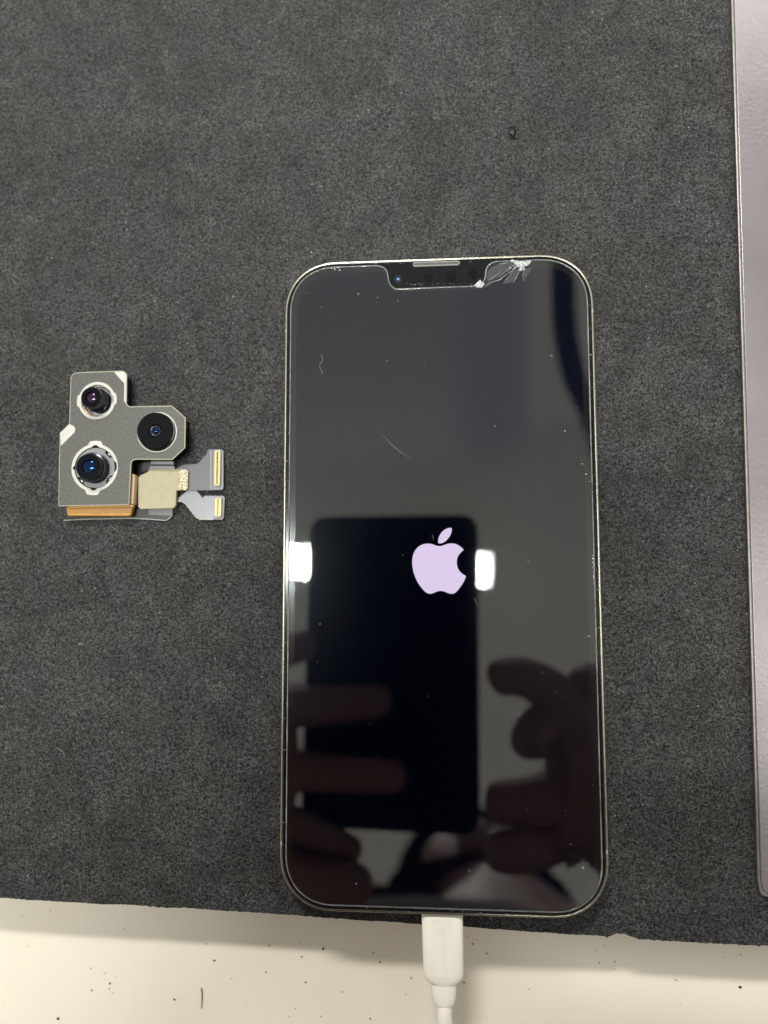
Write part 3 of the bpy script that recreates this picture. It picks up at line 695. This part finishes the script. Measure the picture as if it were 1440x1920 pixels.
for _ in range(100):        # grit gathered along the rim of the protector
    sgn = rnd.choice((-1, 1)); yy = rnd.uniform(-72, 70)
    if rnd.random() < 0.7: p = Vector((sgn * (HW - rnd.uniform(0.85, 1.45)), yy, 7.66))
    else: p = Vector((rnd.uniform(-26, 26), sgn * (HH - rnd.uniform(0.9, 1.45)), 7.66))
    blob(bm, p, rnd.choice((.05, .06, .08, .12)), 0.5, rnd)
for k in range(40):
    blob(bm, at(rnd.uniform(745, 885), rnd.gauss(533, 1.5), 7.66), rnd.choice((.04, .05, .08)), 0.4, rnd)
tag(finish('dust', bm, M_dust), 'fine pale dust and grit scattered over the phone glass', kind='stuff')

bm = bmesh.new(); rnd = random.Random(5)
for x, y, s in ((290, 565, .3), (748, 72, .22), (584, 473, .3), (1205, 1508, .35), (60, 410, .2), (45, 190, .18), (650, 300, .16), (300, 60, .16), (1240, 480, .2), (1160, 1300, .2), (470, 1675, .25), (420, 1190, .16), (200, 1200, .18), (1000, 330, .16), (1290, 905, .16)):
    blob(bm, at(x, y, 0.12), s * 0.7, 0.4, rnd)
for _ in range(260):
    px_, py_ = rnd.uniform(0, 1370), rnd.uniform(0, 1720)
    if 515 < px_ < 1150 and 470 < py_ < 1720: continue
    p = at(px_, py_, 0.1); a = rnd.uniform(0, 6.28); l_ = rnd.uniform(0.15, 0.8)
    d = Vector((math.cos(a), math.sin(a), 0)) * l_
    e = Vector((-d.y, d.x, 0)) * rnd.uniform(-.4, .4)
    add_tube(bm, [p, p + d * 0.5 + e, p + d], rnd.uniform(0.02, 0.045), seg=3)
for pts in ([(107, 1401), (112, 1406), (117, 1409), (121, 1416), (119, 1421)], [(1300, 1185), (1306, 1192), (1308, 1200)], [(268, 248), (272, 240), (276, 236)], [(1330, 930), (1326, 942)]):
    add_tube(bm, spline([tuple(at(x, y, 0.15)) for x, y in pts], 4), 0.055, seg=4)
tag(finish('lint', bm, M_lint), 'pale lint flecks and short fibres caught in the dark mat', kind='stuff')

bm = bmesh.new(); rnd = random.Random(9)
tb = [(43, 1718, .2), (94, 1707, .2), (52, 1774, .3), (233, 1742, .22), (388, 1770, .25), (402, 1801, .5), (170, 1816, .35), (206, 1844, .4), (205, 1854, .25), (172, 1857, .35), (211, 1862, .2), (196, 1825, .25), (109, 1910, .5), (217, 1832, .15), (327, 1874, .4), (434, 1835, .25), (505, 1773, .28), (562, 1768, .2), (566, 1794, .35), (606, 1779, .35), (573, 1842, .35), (499, 1823, .25), (642, 1860, .3), (554, 1891, .25), (602, 1906, .25), (542, 1906, .2), (694, 1910, .4),
      (700, 1787, .3), (713, 1804, .3), (771, 1834, .3), (886, 1770, .55), (913, 1788, .3), (877, 1756, .25), (870, 1842, .3), (893, 1761, .15), (1134, 1773, .25), (1118, 1782, .2), (1153, 1803, .3), (1124, 1805, .2), (1152, 1818, .25), (1268, 1838, .3), (1388, 1851, .5), (1389, 1790, .2), (992, 1855, .2), (761, 1864, .2), (1139, 1757, .3)]
for x, y, s in tb:
    blob(bm, at(x, y, TZ + 0.1), s * 0.75, 0.5, rnd)
for _ in range(35):
    blob(bm, at(rnd.uniform(0, 1440), rnd.uniform(1760, 1915), TZ + 0.02), rnd.uniform(.05, .13), 0.5, rnd)
tag(finish('crumbs', bm, M_crumb), 'tiny dark crumbs shed on the cream bench top', kind='stuff')
bm = bmesh.new(); add_tube(bm, spline([tuple(at(x, y, TZ + 0.25)) for x, y in [(377.5, 1853), (379, 1865), (378.5, 1878), (378, 1891)]], 5), 0.17, seg=6, taper=lambda t: 1 - 0.5 * t)
tag(finish('bristle', bm, M_darkhair, smooth=True), 'short straight dark bristle lying on the cream bench top', 'bristle')
bm = bmesh.new()
q = at(961, 246, 0.2); rnd = random.Random(2)
for dx, dy, s in ((0, 0, .85), (.45, .95, .5), (-.35, .8, .55), (.1, -.9, .45), (-.4, .1, .6), (.5, -1.8, .4), (-.3, -1.9, .3), (.1, -1.4, .3)):
    blob(bm, q + Vector((dx, dy, 0)), s, 0.9, rnd)
tag(finish('rubber_scrap', bm, M_blk), 'small glossy black scrap on the upper right of the mat', 'scrap')
bm = bmesh.new(); add_tube(bm, spline([tuple(at(x, y, 8.2)) for x, y in [(601.5, 664), (604.5, 670), (604, 677), (599.5, 684), (600, 690), (604, 696), (603, 702)]], 6), 0.055, seg=6)
tag(finish('curly_hair', bm, M_hair, smooth=True), 'curled pale hair on the upper left of the phone glass', 'hair')

# ------------------------------------------------------------------ the phone taking the picture and the person holding it (seen in the glass)
def solve_local(px, py):
    """camera-frame point (behind the lens plane) whose mirror image falls on that pixel"""
    lo = Vector((0, 0))
    def proj(u, v):
        w = CAM + RM @ Vector((u, v, 1.2)); m_ = Vector((w.x, w.y, 2 * GZ - w.z)); c = RM.transposed() @ (m_ - CAM)
        return Vector((720 + FPX * c.x / -c.z, 960 - FPX * c.y / -c.z))
    for _ in range(20):
        p = proj(lo.x, lo.y); e = Vector((px, py)) - p
        ja = proj(lo.x + 1, lo.y) - p; jb = proj(lo.x, lo.y + 1) - p
        det = ja.x * jb.y - ja.y * jb.x
        lo += Vector(((e.x * jb.y - e.y * jb.x) / det, (ja.x * e.y - ja.y * e.x) / det))
    return lo
tl, tr, br = solve_local(583, 966), solve_local(897, 966), solve_local(897, 1572)
hc = ((tl + tr) / 2 + (br - tr) / 2); hw_, hh_ = (tr - tl).length / 2, (tr - br).length / 2
loop = rrect(hw_, hh_, 9.0, hc.x, hc.y)
HP = thing('held_phone', 'black phone held overhead and mirrored dark in the glass of the phone below', 'phone', CAM + Vector((0, 0, 4)))
def held(name, bm, m, parent=HP, smooth=True):
    bmesh.ops.transform(bm, matrix=RM.to_4x4(), verts=bm.verts); bmesh.ops.translate(bm, vec=CAM, verts=bm.verts)
    return finish(name, bm, m, parent, smooth, auto=40)
HB = held('body', slab_mesh([loop], 1.2, 9.0, 1.0), M_hphone)
bm = bmesh.new(); add_lathe(bm, 0, 0, [(7.5, 1.3), (7.5, 0.7), (6.9, 0.5), (5.5, 0.5), (5.4, 1.3)], 40, False, False); held('lens_ring', bm, M_barrel)
for dx, dy in ((0, 17), (-17, 8.5)):
    bm = bmesh.new(); add_lathe(bm, dx, dy, [(7.5, 1.3), (7.5, 0.2), (6.9, 0.0), (0.01, 0.0)], 40, False, True); held('lens_ring', bm, M_barrel)

def skin_body(chains, radii_scale=1.0, levels=2):
    """grow one continuous surface over a tree of joints; chains are lists of (key, point, radius)"""
    verts, rad, idx, edges = [], [], {}, []
    for ch in chains:
        prev = None
        for key, p, r in ch:
            if key not in idx:
                idx[key] = len(verts); verts.append(tuple(p)); rad.append(r)
            if prev is not None: edges.append((prev, idx[key]))
            prev = idx[key]
    me = bpy.data.meshes.new('tmp'); me.from_pydata(verts, edges, []); o = bpy.data.objects.new('tmp', me); COL.objects.link(o)
    md = o.modifiers.new('skin', 'SKIN')
    if not me.skin_vertices: me.attributes
    for i, sv in enumerate(me.skin_vertices[0].data):
        r = rad[i] if isinstance(rad[i], tuple) else (rad[i], rad[i]); sv.radius = r; sv.use_root = (i == 0)
    md.use_smooth_shade = True
    s = o.modifiers.new('sub', 'SUBSURF'); s.levels = levels; s.render_levels = levels
    m2 = bpy.data.meshes.new_from_object(o.evaluated_get(bpy.context.evaluated_depsgraph_get()))
    bpy.data.objects.remove(o); bpy.data.meshes.remove(me)
    bm = bmesh.new(); bm.from_mesh(m2); bpy.data.meshes.remove(m2); return bm

def R(px, py, h): return atm(px, py, h)
FZ = 186.0
root = Vector((30, -430, 40)); chest = Vector((50, -203, 392)); neck = Vector((40, -280, 480))
chains = [[('pelvis', root, 120), ('waist', Vector((30, -440, 180)), 110), ('chest', chest, 120), ('neck0', neck, 55), ('neck1', Vector((35, -300, 520)), 50), ('head', Vector((30, -312, 575)), 76), ('crown', Vector((26, -304, 640)), 62)]]
chains.append([('head', None, 0), ('nose', Vector((28, -222, 560)), 13)])
rw = R(1150, 1560, 196); lw = R(430, 1500, 196)
chains.append([('chest', None, 0), ('rsh', Vector((205, -400, 340)), 55), ('relb', Vector((250, -230, 190)), 42), ('rwr', rw, 27), ('rpalm', R(1100, 1470, 192), 24)])
chains.append([('chest', None, 0), ('lsh', Vector((-150, -400, 340)), 55), ('lelb', Vector((-230, -240, 190)), 42), ('lwr', lw, 27), ('lpalm', R(515, 1420, 200), 34)])
# left hand: three fingers lie across the back of the held phone
for i, pts in enumerate(([(500, 1330, 188, 12), (600, 1322, 184, 9.5), (690, 1316, 184, 8.8), (738, 1314, 185, 8.2)], [(500, 1440, 188, 12), (620, 1450, 184, 9.5), (710, 1455, 184, 8.8), (768, 1458, 185, 8.2)],
                         [(480, 1260, 188, 10), (530, 1220, 184, 8.8), (575, 1208, 184, 8), (590, 1206, 186, 7.5)], [(500, 1530, 188, 11), (580, 1560, 184, 9), (640, 1590, 183, 8), (680, 1605, 184, 7.5)])):
    chains.append([('lpalm', None, 0)] + [('lf%d%d' % (i, k), R(a, b, c), r) for k, (a, b, c, r) in enumerate(pts)])
chains.append([('lwr', None, 0), ('lt0', R(520, 1640, 178), 14), ('lt1', R(620, 1665, 168), 12), ('lt2', R(705, 1655, 165), 10)])
# right hand: thumb and bent fingers grip the right edge
for i, pts in enumerate(([(1070, 1330, 190, 15), (1010, 1275, 186, 11), (950, 1262, 184, 10), (915, 1280, 186, 9)], [(1060, 1400, 192, 14), (1020, 1345, 186, 12), (995, 1370, 180, 11), (990, 1430, 178, 10)],
                         [(1060, 1490, 192, 15), (1010, 1505, 186, 13), (950, 1505, 184, 11.5), (905, 1498, 186, 10)], [(1060, 1570, 192, 14), (1010, 1590, 184, 12), (950, 1600, 182, 11), (905, 1585, 184, 10)])):
    chains.append([('rpalm', None, 0)] + [('rf%d%d' % (i, k), R(a, b, c), r) for k, (a, b, c, r) in enumerate(pts)])
chains.append([('rwr', None, 0), ('rt0', R(1130, 1400, 196), 16), ('rt1', R(1110, 1300, 196), 13), ('rt2', R(1090, 1240, 196), 11)])
flat_ch = []
pos = {}
for ch in chains:
    for k, p, r in ch:
        if p is not None: pos[k] = (p, r)
for ch in chains: flat_ch.append([(k, pos[k][0], pos[k][1]) for k, p, r in ch])
PE = thing('person', 'person in dark clothes holding a phone overhead, mirrored dimly in the lower glass', 'person', root)
bm = skin_body(flat_ch)
PB = finish('body', bm, M_skin, PE, True)
bm = skin_body([[('a', root, 132), ('b', Vector((0, -300, 420)), 190), ('c', chest, 225), ('d', Vector((42, -278, 455)), 75)],
                [('c', chest, 132), ('e', Vector((205, -400, 340)), 66), ('f', Vector((250, -230, 190)), 52), ('g', Vector((250, -230, 190)).lerp(rw, 0.75), 44), ('gg', rw, 36)],
                [('c', chest, 132), ('h', Vector((-150, -400, 340)), 66), ('i', Vector((-230, -240, 190)), 52), ('j', Vector((-230, -240, 190)).lerp(lw, 0.7), 40)]])
finish('sweater', bm, M_cloth, PE, True)
bm = bmesh.new(); bmesh.ops.create_uvsphere(bm, u_segments=32, v_segments=16, radius=88)
bmesh.ops.delete(bm, geom=[v for v in bm.verts if v.co.y > 20 and v.co.z < 30], context='VERTS')
bmesh.ops.translate(bm, vec=(27, -318, 612), verts=bm.verts); finish('hair', bm, M_cloth, PE, True)

# ------------------------------------------------------------------ dark swing arm over the bench, mirrored at the upper right of the glass
bm = bmesh.new()
add_tube(bm, spline([tuple(R(x, y, 700)) for x, y in [(1058, 330), (1056, 480), (1058, 600), (1075, 700), (1110, 780), (1140, 900), (1150, 1000)]], 6), 14, seg=12)
tag(finish('hanging_hose', bm, M_cloth, smooth=True), 'dark hose hanging over the bench, mirrored at the upper right of the glass', 'hose')
